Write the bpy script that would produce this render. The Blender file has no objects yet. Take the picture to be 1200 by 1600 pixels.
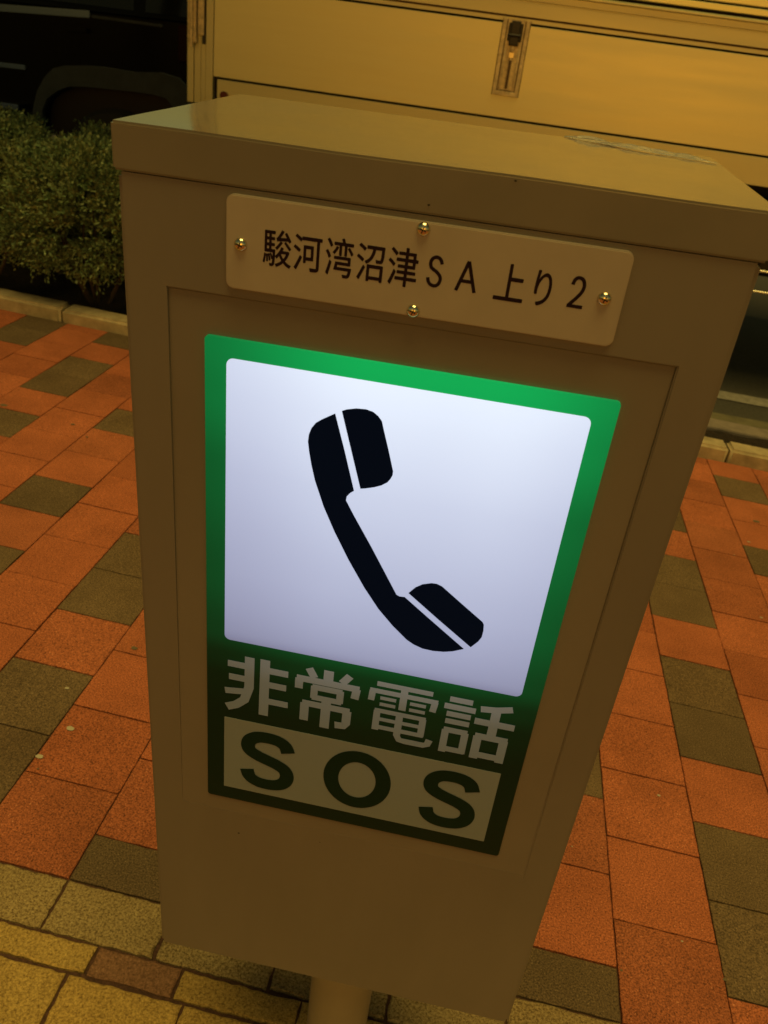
import bpy, bmesh, math, random
from mathutils import Vector, Matrix, noise
random.seed(7)
R = math.radians
scene = bpy.context.scene
C = bpy.context.collection

# ------------------------------------------------------------------ camera
cam_d = bpy.data.cameras.new('camera')
cam = bpy.data.objects.new('camera', cam_d); C.objects.link(cam)
cam_d.sensor_fit = 'VERTICAL'; cam_d.sensor_height = 36.0
cam_d.lens = 1297.76 / 1600 * 36.0
cam_d.clip_start = 0.02; cam_d.clip_end = 600
cam.matrix_world = Matrix(((0.97378, -0.21643, 0.07008, 0.51348),
                           (0.16619, 0.46643, -0.8688, -0.89608),
                           (0.15535, 0.85767, 0.49017, 1.38454), (0, 0, 0, 1)))
cam_d.dof.use_dof = True; cam_d.dof.focus_distance = 0.78; cam_d.dof.aperture_fstop = 14.0
scene.camera = cam
# ------------------------------------------------------------------ light
SUN_EL, SUN_AZ = 79.5, 174.0      # high soft light, as from the tall car-park lamps; azimuth from +Y towards +X
world = bpy.data.worlds.new('World'); scene.world = world; world.use_nodes = True
wn = world.node_tree.nodes; wl = world.node_tree.links
bg = wn['Background']; sky = wn.new('ShaderNodeTexSky'); sky.sky_type = 'NISHITA'; sky.sun_disc = False
sky.sun_elevation = R(4); sky.sun_rotation = R(SUN_AZ)
tint = wn.new('ShaderNodeMix'); tint.data_type = 'RGBA'; tint.blend_type = 'MULTIPLY'
tint.inputs[0].default_value = 1.0; tint.inputs[7].default_value = (.98, .80, .34, 1)
wl.new(sky.outputs[0], tint.inputs[6]); wl.new(tint.outputs[2], bg.inputs[0]); bg.inputs[1].default_value = 0.08
sl = bpy.data.lights.new('sun', 'SUN'); sl.energy = 2.15; sl.angle = R(36); sl.color = (1.0, 0.70, 0.17)
sun = bpy.data.objects.new('sun', sl); C.objects.link(sun)
d = Vector((math.sin(R(SUN_AZ)) * math.cos(R(SUN_EL)), math.cos(R(SUN_AZ)) * math.cos(R(SUN_EL)), math.sin(R(SUN_EL))))
sun.rotation_euler = d.to_track_quat('Z', 'Y').to_euler()
scene.view_settings.view_transform = 'Standard'; scene.view_settings.look = 'None'
scene.view_settings.exposure = 0.0; scene.view_settings.gamma = 1.0

# ------------------------------------------------------------------ materials
def mat(name, col, rough=0.5, metal=0.0, coat=0.0, spec=0.5):
    m = bpy.data.materials.new(name); m.use_nodes = True
    b = m.node_tree.nodes['Principled BSDF']
    b.inputs['Base Color'].default_value = (*col, 1); b.inputs['Roughness'].default_value = rough
    b.inputs['Metallic'].default_value = metal; b.inputs['Coat Weight'].default_value = coat
    b.inputs['Specular IOR Level'].default_value = spec
    return m
def nn(m, t, **kw):
    n = m.node_tree.nodes.new(t)
    for k, v in kw.items():
        if k in n.inputs: n.inputs[k].default_value = v
        else: setattr(n, k, v)
    return n
def lk(m, a, b): m.node_tree.links.new(a, b)
def bsdf(m): return m.node_tree.nodes['Principled BSDF']
def ramp(m, fac, stops):
    r = nn(m, 'ShaderNodeValToRGB'); lk(m, fac, r.inputs[0])
    e = r.color_ramp.elements
    while len(e) < len(stops): e.new(0.5)
    for i, (p, c) in enumerate(stops): e[i].position = p; e[i].color = (*c, 1) if len(c) == 3 else c
    return r
def coords(m, scale=(1, 1, 1)):
    tc = nn(m, 'ShaderNodeTexCoord'); mp = nn(m, 'ShaderNodeMapping'); mp.inputs['Scale'].default_value = scale
    lk(m, tc.outputs['Object'], mp.inputs[0]); return mp.outputs[0]
def mottled(m, col, amount, scale, sc3=(1, 1, 1), detail=4, bump=0.0, bscale=None, bdist=0.001, rough=None):
    """vary the base colour and roughness with noise, add a fine bump"""
    co = coords(m, sc3)
    n = nn(m, 'ShaderNodeTexNoise', Scale=scale, Detail=detail, Roughness=0.6); lk(m, co, n.inputs['Vector'])
    lo = tuple(c * (1 - amount) for c in col); hi = tuple(min(1, c * (1 + amount)) for c in col)
    r = ramp(m, n.outputs[0], [(0.3, lo), (0.7, hi)]); lk(m, r.outputs[0], bsdf(m).inputs['Base Color'])
    if rough:
        rr = nn(m, 'ShaderNodeMapRange'); lk(m, n.outputs[0], rr.inputs[0])
        rr.inputs[1].default_value = 0.3; rr.inputs[2].default_value = 0.7
        rr.inputs[3].default_value = rough[0]; rr.inputs[4].default_value = rough[1]
        lk(m, rr.outputs[0], bsdf(m).inputs['Roughness'])
    if bump:
        n2 = nn(m, 'ShaderNodeTexNoise', Scale=bscale or scale * 4, Detail=3); lk(m, co, n2.inputs['Vector'])
        b = nn(m, 'ShaderNodeBump', Strength=bump, Distance=bdist); lk(m, n2.outputs[0], b.inputs['Height'])
        lk(m, b.outputs[0], bsdf(m).inputs['Normal'])
    return m

M = {}
M['paint'] = mottled(mat('box_paint', (.188, .170, .156), .42), (.188, .170, .156), .08, 5, sc3=(1.6, 1, .5), bump=.12, bscale=900, bdist=.0004)
M['door_paint'] = mottled(mat('door_paint', (.193, .174, .158), .42), (.193, .174, .158), .08, 4, bump=.12, bscale=900, bdist=.0004)
M['lid_paint'] = mottled(mat('lid_paint', (.20, .175, .145), .18, coat=.45), (.20, .175, .145), .06, 9, rough=(.10, .22), bump=.05, bscale=14, bdist=.002)
bsdf(M['lid_paint']).inputs['Coat Roughness'].default_value = .08
M['plate'] = mottled(mat('plate_acrylic', (.40, .355, .32), .3), (.40, .355, .32), .05, 20)
M['ink'] = mat('plate_ink', (.014, .005, .012), .5, spec=.15)
M['screw'] = mat('screw_metal', (.75, .68, .5), .18, 1.0)
M['dark'] = mat('dark_gap', (.012, .008, .007), .8)
M['film'] = mat('clear_film', (.97, .95, .85), .12, coat=1.0)
bsdf(M['film']).inputs['Transmission Weight'].default_value = .75
bsdf(M['film']).inputs['IOR'].default_value = 1.06; bsdf(M['film']).inputs['Coat Roughness'].default_value = .16
M['galv'] = mottled(mat('pole_paint', (.30, .265, .22), .4), (.30, .265, .22), .06, 15)

# the backlit acrylic: the tube sits high behind the sign, so the acrylic glows there and is unlit at its foot
def acrylic(name, base, glow, strength, white=False):
    m = mat(name, base, .32, spec=.2)
    tc = nn(m, 'ShaderNodeTexCoord'); sx = nn(m, 'ShaderNodeSeparateXYZ'); lk(m, tc.outputs['Object'], sx.inputs[0])
    # vertical profile in the box's own metres
    mz = nn(m, 'ShaderNodeMapRange'); lk(m, sx.outputs['Z'], mz.inputs[0]); mz.inputs[1].default_value = .30; mz.inputs[2].default_value = .80
    st = [0, .004, .022, .07, .46, .56, .76, .90, 1] if white else [0, .004, .016, .05, .16, .30, .50, .85, 1]
    r = ramp(m, mz.outputs[0], [(p, (v,) * 3) for p, v in zip((0, .22, .31, .365, .42, .55, .75, .88, .97), st)])
    r.color_ramp.interpolation = 'B_SPLINE' if white else 'EASE'
    # dimmer towards the left and right ends of the tube
    ax = nn(m, 'ShaderNodeMath', operation='ABSOLUTE'); sh = nn(m, 'ShaderNodeMath', operation='ADD'); sh.inputs[1].default_value = -.02
    lk(m, sx.outputs['X'], sh.inputs[0]); lk(m, sh.outputs[0], ax.inputs[0])
    mx = nn(m, 'ShaderNodeMapRange'); lk(m, ax.outputs[0], mx.inputs[0]); mx.interpolation_type = 'SMOOTHSTEP'
    mx.inputs[1].default_value = .04; mx.inputs[2].default_value = .185; mx.inputs[3].default_value = 1; mx.inputs[4].default_value = .80 if white else .42
    n = nn(m, 'ShaderNodeTexNoise', Scale=9, Detail=1); lk(m, tc.outputs['Object'], n.inputs['Vector'])
    mn = nn(m, 'ShaderNodeMapRange'); lk(m, n.outputs[0], mn.inputs[0]); mn.inputs[3].default_value = .97; mn.inputs[4].default_value = 1.03
    a = nn(m, 'ShaderNodeMath', operation='MULTIPLY'); lk(m, r.outputs[0], a.inputs[0]); lk(m, mx.outputs[0], a.inputs[1])
    b = nn(m, 'ShaderNodeMath', operation='MULTIPLY'); lk(m, a.outputs[0], b.inputs[0]); lk(m, mn.outputs[0], b.inputs[1])
    s = nn(m, 'ShaderNodeMath', operation='MULTIPLY'); lk(m, b.outputs[0], s.inputs[0]); s.inputs[1].default_value = strength
    if white:   # cool, a little bluer where the light thins out
        cr = ramp(m, b.outputs[0], [(.3, (.52, .58, 1.0)), (.9, glow)]); lk(m, cr.outputs[0], bsdf(m).inputs['Emission Color'])
    else:
        bsdf(m).inputs['Emission Color'].default_value = (*glow, 1)
    lk(m, s.outputs[0], bsdf(m).inputs['Emission Strength'])
    return m
M['sign_green'] = acrylic('sign_green_acrylic', (.003, .022, .014), (.003, .40, .085), 1.0)
M['sign_white'] = acrylic('sign_white_acrylic', (.16, .20, .30), (.74, .83, 1.0), 1.08, True)
M['sign_kanji'] = acrylic('sign_kanji_acrylic', (.23, .32, .58), (.85, .92, 1.0), 1.25)
M['sign_plate'] = acrylic('sign_plate_acrylic', (.22, .27, .33), (.9, .95, 1.0), .6)
M['sign_black'] = mat('sign_black', (.0008, .002, .005), .5, spec=.04)
bsdf(M['sign_black']).inputs['Emission Color'].default_value = (.1, .35, .9, 1); bsdf(M['sign_black']).inputs['Emission Strength'].default_value = .006
M['sign_dark_green'] = mat('sign_dark_green', (.004, .024, .016), .4, spec=.12)

# ------------------------------------------------------------------ helpers
def obj(name, bm_, m, parent=None, smooth=False, edge=35):
    me = bpy.data.meshes.new(name)
    if isinstance(bm_, tuple):
        me.from_pydata(*bm_)
    else:
        bm_.to_mesh(me); bm_.free()
    if isinstance(m, (list, tuple)):
        for x in m: me.materials.append(x)
    else: me.materials.append(m)
    o = bpy.data.objects.new(name, me); C.objects.link(o); o.parent = parent
    if smooth:
        for p in me.polygons: p.use_smooth = True
        try: me.set_sharp_from_angle(angle=R(edge))
        except Exception: pass
    return o
def tag(o, label=None, cat=None, group=None, kind=None):
    if label: o['label'] = label
    if cat: o['category'] = cat
    if group: o['group'] = group
    if kind: o['kind'] = kind
    return o
def empty(name, loc=(0, 0, 0), rot=(0, 0, 0)):
    o = bpy.data.objects.new(name, None); C.objects.link(o); o.location = loc; o.rotation_euler = rot
    o.empty_display_size = .1
    return o
def B(): return bmesh.new()
def box(bm, x0, x1, y0, y1, z0, z1, bev=0.0, seg=2, mi=0):
    r = bmesh.ops.create_cube(bm, size=1.0)
    vs = r['verts']
    for v in vs:
        v.co = Vector(((x0 + x1) / 2 + v.co.x * (x1 - x0), (y0 + y1) / 2 + v.co.y * (y1 - y0), (z0 + z1) / 2 + v.co.z * (z1 - z0)))
    fs = {f for v in vs for f in v.link_faces}
    for f in fs: f.material_index = mi
    if bev:
        es = list({e for v in vs for e in v.link_edges})
        bmesh.ops.bevel(bm, geom=es, offset=bev, segments=seg, affect='EDGES', profile=.5, material=-1)
    return vs
def cyl(bm, p, q, r, n=24, r2=None, caps=True):
    p = Vector(p); q = Vector(q); a = q - p
    res = bmesh.ops.create_cone(bm, cap_ends=caps, segments=n, radius1=r, radius2=r if r2 is None else r2, depth=a.length)
    mt = Matrix.Translation((p + q) / 2) @ a.to_track_quat('Z', 'Y').to_matrix().to_4x4()
    bmesh.ops.transform(bm, matrix=mt, verts=res['verts'])
    return res['verts']
def prism_y(bm, pts, y0, y1):
    """polygon in (x, z) extruded along y"""
    a = [bm.verts.new((x, y0, z)) for x, z in pts]; b = [bm.verts.new((x, y1, z)) for x, z in pts]
    n = len(pts); fs = [bm.faces.new(a), bm.faces.new(b[::-1])]
    for i in range(n): fs.append(bm.faces.new((a[(i + 1) % n], a[i], b[i], b[(i + 1) % n])))
    bmesh.ops.recalc_face_normals(bm, faces=fs)
    return fs
def rrect(x0, x1, z0, z1, r, n=6):
    out = []
    for cx, cz, a0 in ((x1 - r, z1 - r, 0), (x0 + r, z1 - r, 90), (x0 + r, z0 + r, 180), (x1 - r, z0 + r, 270)):
        for i in range(n + 1):
            a = R(a0 + 90 * i / n); out.append((cx + r * math.cos(a), cz + r * math.sin(a)))
    return out
def spline(pts, n=10):
    out = []
    P = [Vector(p) for p in pts]
    for i in range(len(P) - 1):
        p0 = P[max(i - 1, 0)]; p1 = P[i]; p2 = P[i + 1]; p3 = P[min(i + 2, len(P) - 1)]
        for k in range(n):
            t = k / n
            out.append(.5 * ((2 * p1) + (p2 - p0) * t + (2 * p0 - 5 * p1 + 4 * p2 - p3) * t * t + (3 * p1 - p0 - 3 * p2 + p3) * t ** 3))
    out.append(P[-1]); return out
def stroke(bm, pts, w, y0, y1):
    """flat stroke of width w along a centre line in (x, z), as a closed prism"""
    L, Rr = [], []
    for i, p in enumerate(pts):
        t = (pts[min(i + 1, len(pts) - 1)] - pts[max(i - 1, 0)]).normalized(); nrm = Vector((-t.y, t.x))
        L.append(p + nrm * w / 2); Rr.append(p - nrm * w / 2)
    for i in range(len(pts) - 1):
        vs = [bm.verts.new((q.x, y0, q.y)) for q in (L[i], L[i + 1], Rr[i + 1], Rr[i])]
        bm.faces.new(vs)
    bmesh.ops.remove_doubles(bm, verts=bm.verts, dist=1e-6)
def glyph(bm, ch, x0, x1, z0, z1, y, off=0.0, full=None):
    """one character of Blender's built-in font fitted into a rectangle on the plane y"""
    c = bpy.data.curves.new('glyph', 'FONT'); c.body = ch; c.offset = off; c.resolution_u = 6; c.fill_mode = 'FRONT'
    o = bpy.data.objects.new('glyph', c); C.objects.link(o)
    dg = bpy.context.evaluated_depsgraph_get(); me = o.evaluated_get(dg).to_mesh()
    xs = [v.co.x for v in me.vertices]; ys = [v.co.y for v in me.vertices]
    ax, bx_, ay, by = min(xs), max(xs), min(ys), max(ys)
    vs = [bm.verts.new((x0 + (v.co.x - ax) / (bx_ - ax) * (x1 - x0), y, z0 + (v.co.y - ay) / (by - ay) * (z1 - z0))) for v in me.vertices]
    for p in me.polygons:
        try: bm.faces.new([vs[i] for i in p.vertices])
        except ValueError: pass
    o.evaluated_get(dg).to_mesh_clear(); bpy.data.objects.remove(o); bpy.data.curves.remove(c)
def face_front(bm, sign=-1):
    bm.normal_update()
    for f in bm.faces:
        if f.normal.y * sign < 0: f.normal_flip()

# ------------------------------------------------------------------ the ground
def ground_z(x): return -0.08 + 0.02 * (x - 3.0)       # the car park falls away to the left of the pavement
M['asphalt'] = mottled(mat('asphalt', (.045, .043, .04), .85), (.045, .043, .04), .35, 60, detail=8, bump=.5, bscale=320, bdist=.003)
bm = B()
X0, X1 = -14, 8
gx = [-300, X0, X1, 300]
gz = [ground_z(X0), ground_z(X0), ground_z(X1), ground_z(X1)]
ys_ = [3.02, 40, 300]
rows_ = [[bm.verts.new((x, y, z)) for x, z in zip(gx, gz)] for y in ys_]
for a, b in zip(rows_, rows_[1:]):
    for i in range(3): bm.faces.new((a[i], a[i + 1], b[i + 1], b[i]))
# ground behind and around the pavement, just under it
low = [[bm.verts.new((x, y, -.32)) for x in (-300, 300)] for y in (-300, 3.02)]
bm.faces.new((low[0][0], low[0][1], low[1][1], low[1][0]))
tag(obj('asphalt_ground', bm, M['asphalt']), kind='structure')

def paver_mat(name, base, speck, amt, pores=0.0, scale=1.0):
    m = mat(name, base, .82, spec=.35)
    co = coords(m)
    n1 = nn(m, 'ShaderNodeTexNoise', Scale=310 * scale, Detail=3, Roughness=.7); lk(m, co, n1.inputs['Vector'])
    r1 = ramp(m, n1.outputs[0], [(.32, tuple(c * (1 - amt) for c in base)), (.5, base), (.66, tuple(min(1, c * (1 + amt * .7)) for c in base)), (.73, speck)])
    # broad wear
    n2 = nn(m, 'ShaderNodeTexNoise', Scale=5, Detail=5, Roughness=.65); lk(m, co, n2.inputs['Vector'])
    r2 = ramp(m, n2.outputs[0], [(.3, (.76, .74, .72)), (.7, (1.12, 1.12, 1.14))])
    at = nn(m, 'ShaderNodeAttribute'); at.attribute_name = 'tone'
    mx = nn(m, 'ShaderNodeMix', data_type='RGBA', blend_type='MULTIPLY'); mx.inputs[0].default_value = 1
    lk(m, r1.outputs[0], mx.inputs[6]); lk(m, r2.outputs[0], mx.inputs[7])
    m2 = nn(m, 'ShaderNodeMix', data_type='RGBA', blend_type='MULTIPLY'); m2.inputs[0].default_value = 1
    lk(m, mx.outputs[2], m2.inputs[6]); lk(m, at.outputs['Color'], m2.inputs[7])
    last = m2.outputs[2]; h = n1.outputs[0]
    if pores:
        v = nn(m, 'ShaderNodeTexNoise', Scale=215, Detail=5, Roughness=.8); lk(m, co, v.inputs['Vector'])
        rv = ramp(m, v.outputs[0], [(.38, (.16, .10, .07)), (.48, (.75, .70, .64)), (.60, (1.15, 1.15, 1.15))])
        m3 = nn(m, 'ShaderNodeMix', data_type='RGBA', blend_type='MULTIPLY'); m3.inputs[0].default_value = pores
        lk(m, last, m3.inputs[6]); lk(m, rv.outputs[0], m3.inputs[7]); last = m3.outputs[2]; h = v.outputs[0]
    lk(m, last, bsdf(m).inputs['Base Color'])
    b = nn(m, 'ShaderNodeBump', Strength=.8 if not pores else 1.0, Distance=.0012 if not pores else .003); lk(m, h, b.inputs['Height'])
    lk(m, b.outputs[0], bsdf(m).inputs['Normal'])
    return m
M['p_red'] = paver_mat('orange_paver', (.41, .122, .056), (.95, .55, .36), .8)
M['p_brown'] = paver_mat('brown_paver', (.150, .100, .056), (.60, .45, .30), .8)
M['p_grey'] = paver_mat('grey_yellow_paver', (.42, .32, .16), (.62, .52, .38), .35, pores=.85)
M['p_yellow'] = paver_mat('yellow_paver', (.60, .41, .13), (.75, .6, .3), .28, pores=.7)
M['p_pink'] = paver_mat('pink_brown_paver', (.30, .16, .10), (.5, .35, .25), .35, pores=.6)
M['joint'] = mottled(mat('joint_sand', (.075, .036, .026), .95), (.075, .036, .026), .5, 200)
M['spot'] = mat('spot', (.13, .10, .06), .8)
M['fleck'] = mat('fleck', (.42, .38, .30), .8)

bm = B()
tone = bm.loops.layers.color.new('tone')
def tile(x0, x1, y0, y1, mi, g=.0016, jig=.0006, bev=.0012):
    j = lambda: random.uniform(-jig, jig)
    zt = random.uniform(-.0012, .0008)
    if mi in (2, 3, 4): g = .0026; bev = .0032; jig = .0012
    rough_ = mi in (2, 3, 4)
    nx = max(1, int((x1 - x0) / (.012 if rough_ else .016))) if (-.4 < y0 < 1.3 and x0 > -.9 and x1 < 1.9) else 1
    ny = max(1, int((y1 - y0) / (.012 if rough_ else .016))) if nx > 1 else 1
    xa, xb, ya, yb = x0 + g + j(), x1 - g + j(), y0 + g + j(), y1 - g + j()
    peri = []
    for i in range(nx): peri.append((xa + (xb - xa) * i / nx, ya))
    for i in range(ny): peri.append((xb, ya + (yb - ya) * i / ny))
    for i in range(nx): peri.append((xb - (xb - xa) * i / nx, yb))
    for i in range(ny): peri.append((xa, yb - (yb - ya) * i / ny))
    if nx > 1: ja = .0016 if rough_ else .0007; peri = [(x + random.uniform(-ja, ja), y + random.uniform(-ja, ja)) for x, y in peri]
    cx, cy = (xa + xb) / 2, (ya + yb) / 2
    def inset(p):
        return (p[0] + (bev if p[0] < cx else -bev) * (1 if abs(p[0] - cx) > (xb - xa) / 2 - .003 else 0),
                p[1] + (bev if p[1] < cy else -bev) * (1 if abs(p[1] - cy) > (yb - ya) / 2 - .003 else 0))
    bot = [bm.verts.new((x, y, -.03)) for x, y in peri]
    mid = [bm.verts.new((x, y, zt - bev * .7)) for x, y in peri]
    top = [bm.verts.new((*inset(p), zt)) for p in peri]
    n = len(peri); fs = [bm.faces.new(top)]
    for i in range(n):
        k = (i + 1) % n
        fs.append(bm.faces.new((mid[i], mid[k], top[k], top[i]))); fs.append(bm.faces.new((bot[i], bot[k], mid[k], mid[i])))
    t = random.uniform(.90, 1.07); w = random.uniform(-.015, .015)
    for f in fs:
        f.material_index = mi
        for l in f.loops: l[tone] = (t * (1 + w), t, t * (1 - w), 1)
brown = {(-8, 11), (-8, 12), (-6, 12), (-6, 10), (-6, 9), (-6, 7), (-4, 8), (-4, 5), (-2, 4), (-2, 3), (-2, 1), (-2, 0), (0, -1),
         (8, 11), (8, 8), (6, 9), (6, 7), (6, 6), (6, 4), (6, 3), (6, 1), (6, 0), (4, 2), (4, -1), (0, 2), (0, 5), (0, 6), (0, 9),
         (2, 1), (2, 4), (2, 7), (2, 8), (2, 11), (4, 5), (4, 8), (4, 10), (4, 11), (0, 11), (-2, 7), (-2, 10), (-2, 11), (-4, 2), (-4, 3), (-4, 11)}
KY = 2.665                                   # foot of the kerb
for i in range(-16, 22):
    off = 0 if i % 2 else .1
    for r in range(-1, 14):
        y0 = max(0, off + r * .2); y1 = min(KY, off + (r + 1) * .2)
        if y1 - y0 < .02: continue
        b = (i, r) in brown
        if not b and i % 2 == 0 and (i < -8 or i > 8): b = (r * 7 + i * 5) % 3 == 0
        tile(i * .2, (i + 1) * .2, y0, y1, 1 if b else 0)
for i in range(-16, 22): tile(i * .2, (i + 1) * .2, -.1, 0, 2)          # the row of grey-yellow blocks
x = -3.125 - .15; k = 0
while x < 4.4:                                                          # the row of short bricks
    w = (.205, .148)[k % 2] if True else 0
    tile(x, x + w, -.1545, -.1015, 4 if (k % 2 == 1 and -1 < x < 2 and abs(x - .08) < .15) else 3); x += w; k += 1
for j in range(3):                                                      # big yellow blocks towards the viewer
    x = -3.12 + .07 * (j % 2); k = 0
    while x < 4.4:
        w = (.197, .203)[k % 2]; tile(x, x + w, -.156 - .2 * (j + 1), -.156 - .2 * j, 3); x += w; k += 1
for i in range(-16, 22):
    off = 0 if i % 2 else .1
    for r in range(0, 12): tile(i * .2, (i + 1) * .2, -.757 - (r + 1) * .2 - off, -.757 - r * .2 - off, 1 if (i % 2 == 0 and (r * 5 + i) % 4 == 0) else 0)
bm2 = bm
def disc(cx, cy, r, mi, z=.0016, n=14, squash=.7, rag=.15):
    vs = []
    for k in range(n):
        a = 2 * math.pi * k / n; rr = r * (1 + random.uniform(-rag, rag))
        vs.append(bm2.verts.new((cx + rr * math.cos(a), cy + rr * math.sin(a) * squash, z)))
    f = bm2.faces.new(vs); f.material_index = mi
    for l in f.loops: l[tone] = (1, 1, 1, 1)
for a in ((-.155, .62, .0085, 6), (-1.155, 1.72, .014, 6), (-.87, 1.69, .008, 6), (-1.29, 1.62, .006, 7), (-.78, 1.62, .006, 6), (-.17, .33, .009, 7), (-.235, .44, .005, 7), (-.19, .24, .008, 7),
          (1.70, 2.12, .013, 6), (1.63, 1.93, .006, 7), (1.56, 1.42, .005, 7), (1.2, .13, .004, 6), (1.13, .55, .004, 7)): disc(*a)
for _ in range(70):
    disc(random.uniform(-1.6, 2), random.uniform(.02, 2.6), random.uniform(.0012, .0030), random.choice((6, 7)))
bm.normal_update()
tag(obj('pavement', bm, [M['p_red'], M['p_brown'], M['p_grey'], M['p_yellow'], M['p_pink'], M['joint'], M['spot'], M['fleck']]), kind='structure')
bm = B(); box(bm, -3.3, 4.45, -3.3, KY + .1, -.3, -.0065)
tag(obj('pavement_bedding', bm, M['joint']), kind='structure')

# kerb: 0.61 m stones with open joints
M['kerb'] = mottled(mat('kerb_concrete', (.38, .31, .20), .85), (.38, .31, .20), .3, 14, detail=7, bump=.5, bscale=260, bdist=.002)
bm = B()
x = -1.436 - .6245 * 4
for k in range(11):
    vs = box(bm, x + .004, x + .6205, KY, KY + .115, -.1, .062 + random.uniform(-.003, .003), 0)
    es = [e for e in bm.edges if e.verts[0] in vs and e.verts[1] in vs]
    bmesh.ops.bevel(bm, geom=es, offset=.012, segments=3, affect='EDGES')
    x += .6245
for v in bm.verts: v.co += Vector((0, noise.noise(v.co * 9) * .004, noise.noise(v.co * 7 + Vector((3, 1, 2))) * .004))
tag(obj('kerb', bm, M['kerb'], smooth=True, edge=50), kind='structure')
M['soil'] = mottled(mat('soil', (.014, .007, .005), .95), (.014, .007, .005), .5, 30, bump=.9, bscale=60, bdist=.02)
bm = B()
nxs, nys = 120, 8
grid = [[bm.verts.new((-4 + 8.3 * i / nxs, KY + .09 + (.31 if -4 + 8.3 * i / nxs > .75 else 1.75) * j / nys, -.005 + .02 * noise.noise(Vector((i * .6, j * 1.3, 0))))) for i in range(nxs + 1)] for j in range(nys + 1)]
for j in range(nys):
    for i in range(nxs): bm.faces.new((grid[j][i], grid[j][i + 1], grid[j + 1][i + 1], grid[j + 1][i]))
tag(obj('planting_bed', bm, M['soil'], smooth=True), kind='structure')
M['gutter'] = mottled(mat('gutter_concrete', (.11, .10, .065), .9), (.11, .10, .065), .3, 10, detail=7, bump=.4, bscale=200, bdist=.002)
M['edge_c'] = mottled(mat('edge_concrete', (.19, .16, .15), .9), (.19, .16, .15), .25, 12, detail=7, bump=.4, bscale=200, bdist=.002)
bm = B()
for k in range(6):
    xx = .82 + k * .6; vs = box(bm, xx + .003, xx + .597, KY + .395, KY + .52, -.4, .015, .01)
tag(obj('back_kerb', bm, M['edge_c']), kind='structure')
def strip(name, x0, x1, y0, y1, dz, m):
    b = B(); n = 12; z = lambda t: ground_z(t) + dz
    for i in range(n):
        a = x0 + (x1 - x0) * i / n; c = x0 + (x1 - x0) * (i + 1) / n
        b.faces.new([b.verts.new(p) for p in ((a, y0, z(a)), (c, y0, z(c)), (c, y1, z(c)), (a, y1, z(a)))])
    bmesh.ops.remove_doubles(b, verts=b.verts, dist=1e-5)
    return tag(obj(name, b, m), kind='structure')
strip('gutter', .8, 4.4, KY + .521, 3.62, .004, M['gutter'])
M['road_paint'] = mottled(mat('road_paint', (.22, .21, .20), .8), (.22, .21, .20), .3, 25, detail=8)
strip('painted_line', .8, 4.6, 3.88, 4.03, .005, M['road_paint'])

# ------------------------------------------------------------------ emergency phone box
ph = empty('emergency_phone_box', (0.50386, -0.30496, 0.40324))
tag(ph, 'cream metal emergency telephone box on a post with lit white handset sign', 'emergency phone')
W2, H, D, LH = .213, .8887, .261, .0305
# body with a shallow recess for the door
bm = B()
dx0, dx1, dz0, dz1, dep = -.1797, .1806, .268, .8138, .0034
o8 = [(-W2, 0), (W2, 0), (W2, H - .0007), (-W2, H - .0007)]; i8 = [(dx0, dz0), (dx1, dz0), (dx1, dz1), (dx0, dz1)]
fo = [bm.verts.new((x, 0, z)) for x, z in o8]; fi = [bm.verts.new((x, 0, z)) for x, z in i8]
ri = [bm.verts.new((x, (dep if z > .5 else .0004), z)) for x, z in i8]; bo = [bm.verts.new((x, D, z)) for x, z in o8]
for k in range(4):
    j = (k + 1) % 4
    bm.faces.new((fo[k], fo[j], fi[j], fi[k])); bm.faces.new((fi[k], fi[j], ri[j], ri[k])); bm.faces.new((fo[j], fo[k], bo[k], bo[j]))
bm.faces.new(ri); bm.faces.new(bo[::-1]); bmesh.ops.recalc_face_normals(bm, faces=bm.faces)
def edge(a, b): return bm.edges.get((a, b))
es = [edge(fo[k], fo[(k + 1) % 4]) for k in (0, 1, 3)] + [edge(fo[k], bo[k]) for k in range(4)]
rim = [edge(fi[k], fi[(k + 1) % 4]) for k in (1, 2)]
bmesh.ops.bevel(bm, geom=rim, offset=.0011, segments=3, affect='EDGES')
es = [e for e in es if e and e.is_valid]
bmesh.ops.bevel(bm, geom=es, offset=.0035, segments=4, affect='EDGES')
obj('body', bm, M['paint'], ph, True, 40)
# door leaf inside the recess
bm = B(); g = .0009
pts = [(dx0 + .0001, dz0 + .0001), (dx1 - g, dz0 + .0001), (dx1 - g, dz1 - g), (dx0 + .0001, dz1 - g)]
a = [bm.verts.new((x, (dep - .0006 if z > .5 else .0001), z)) for x, z in pts]; b = [bm.verts.new((x, (dep - .0001 if z > .5 else .0003), z)) for x, z in pts]
bm.faces.new(a)
for k in range(4): bm.faces.new((a[(k + 1) % 4], a[k], b[k], b[(k + 1) % 4]))
face_front(bm); obj('door', bm, M['door_paint'], ph)
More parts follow.
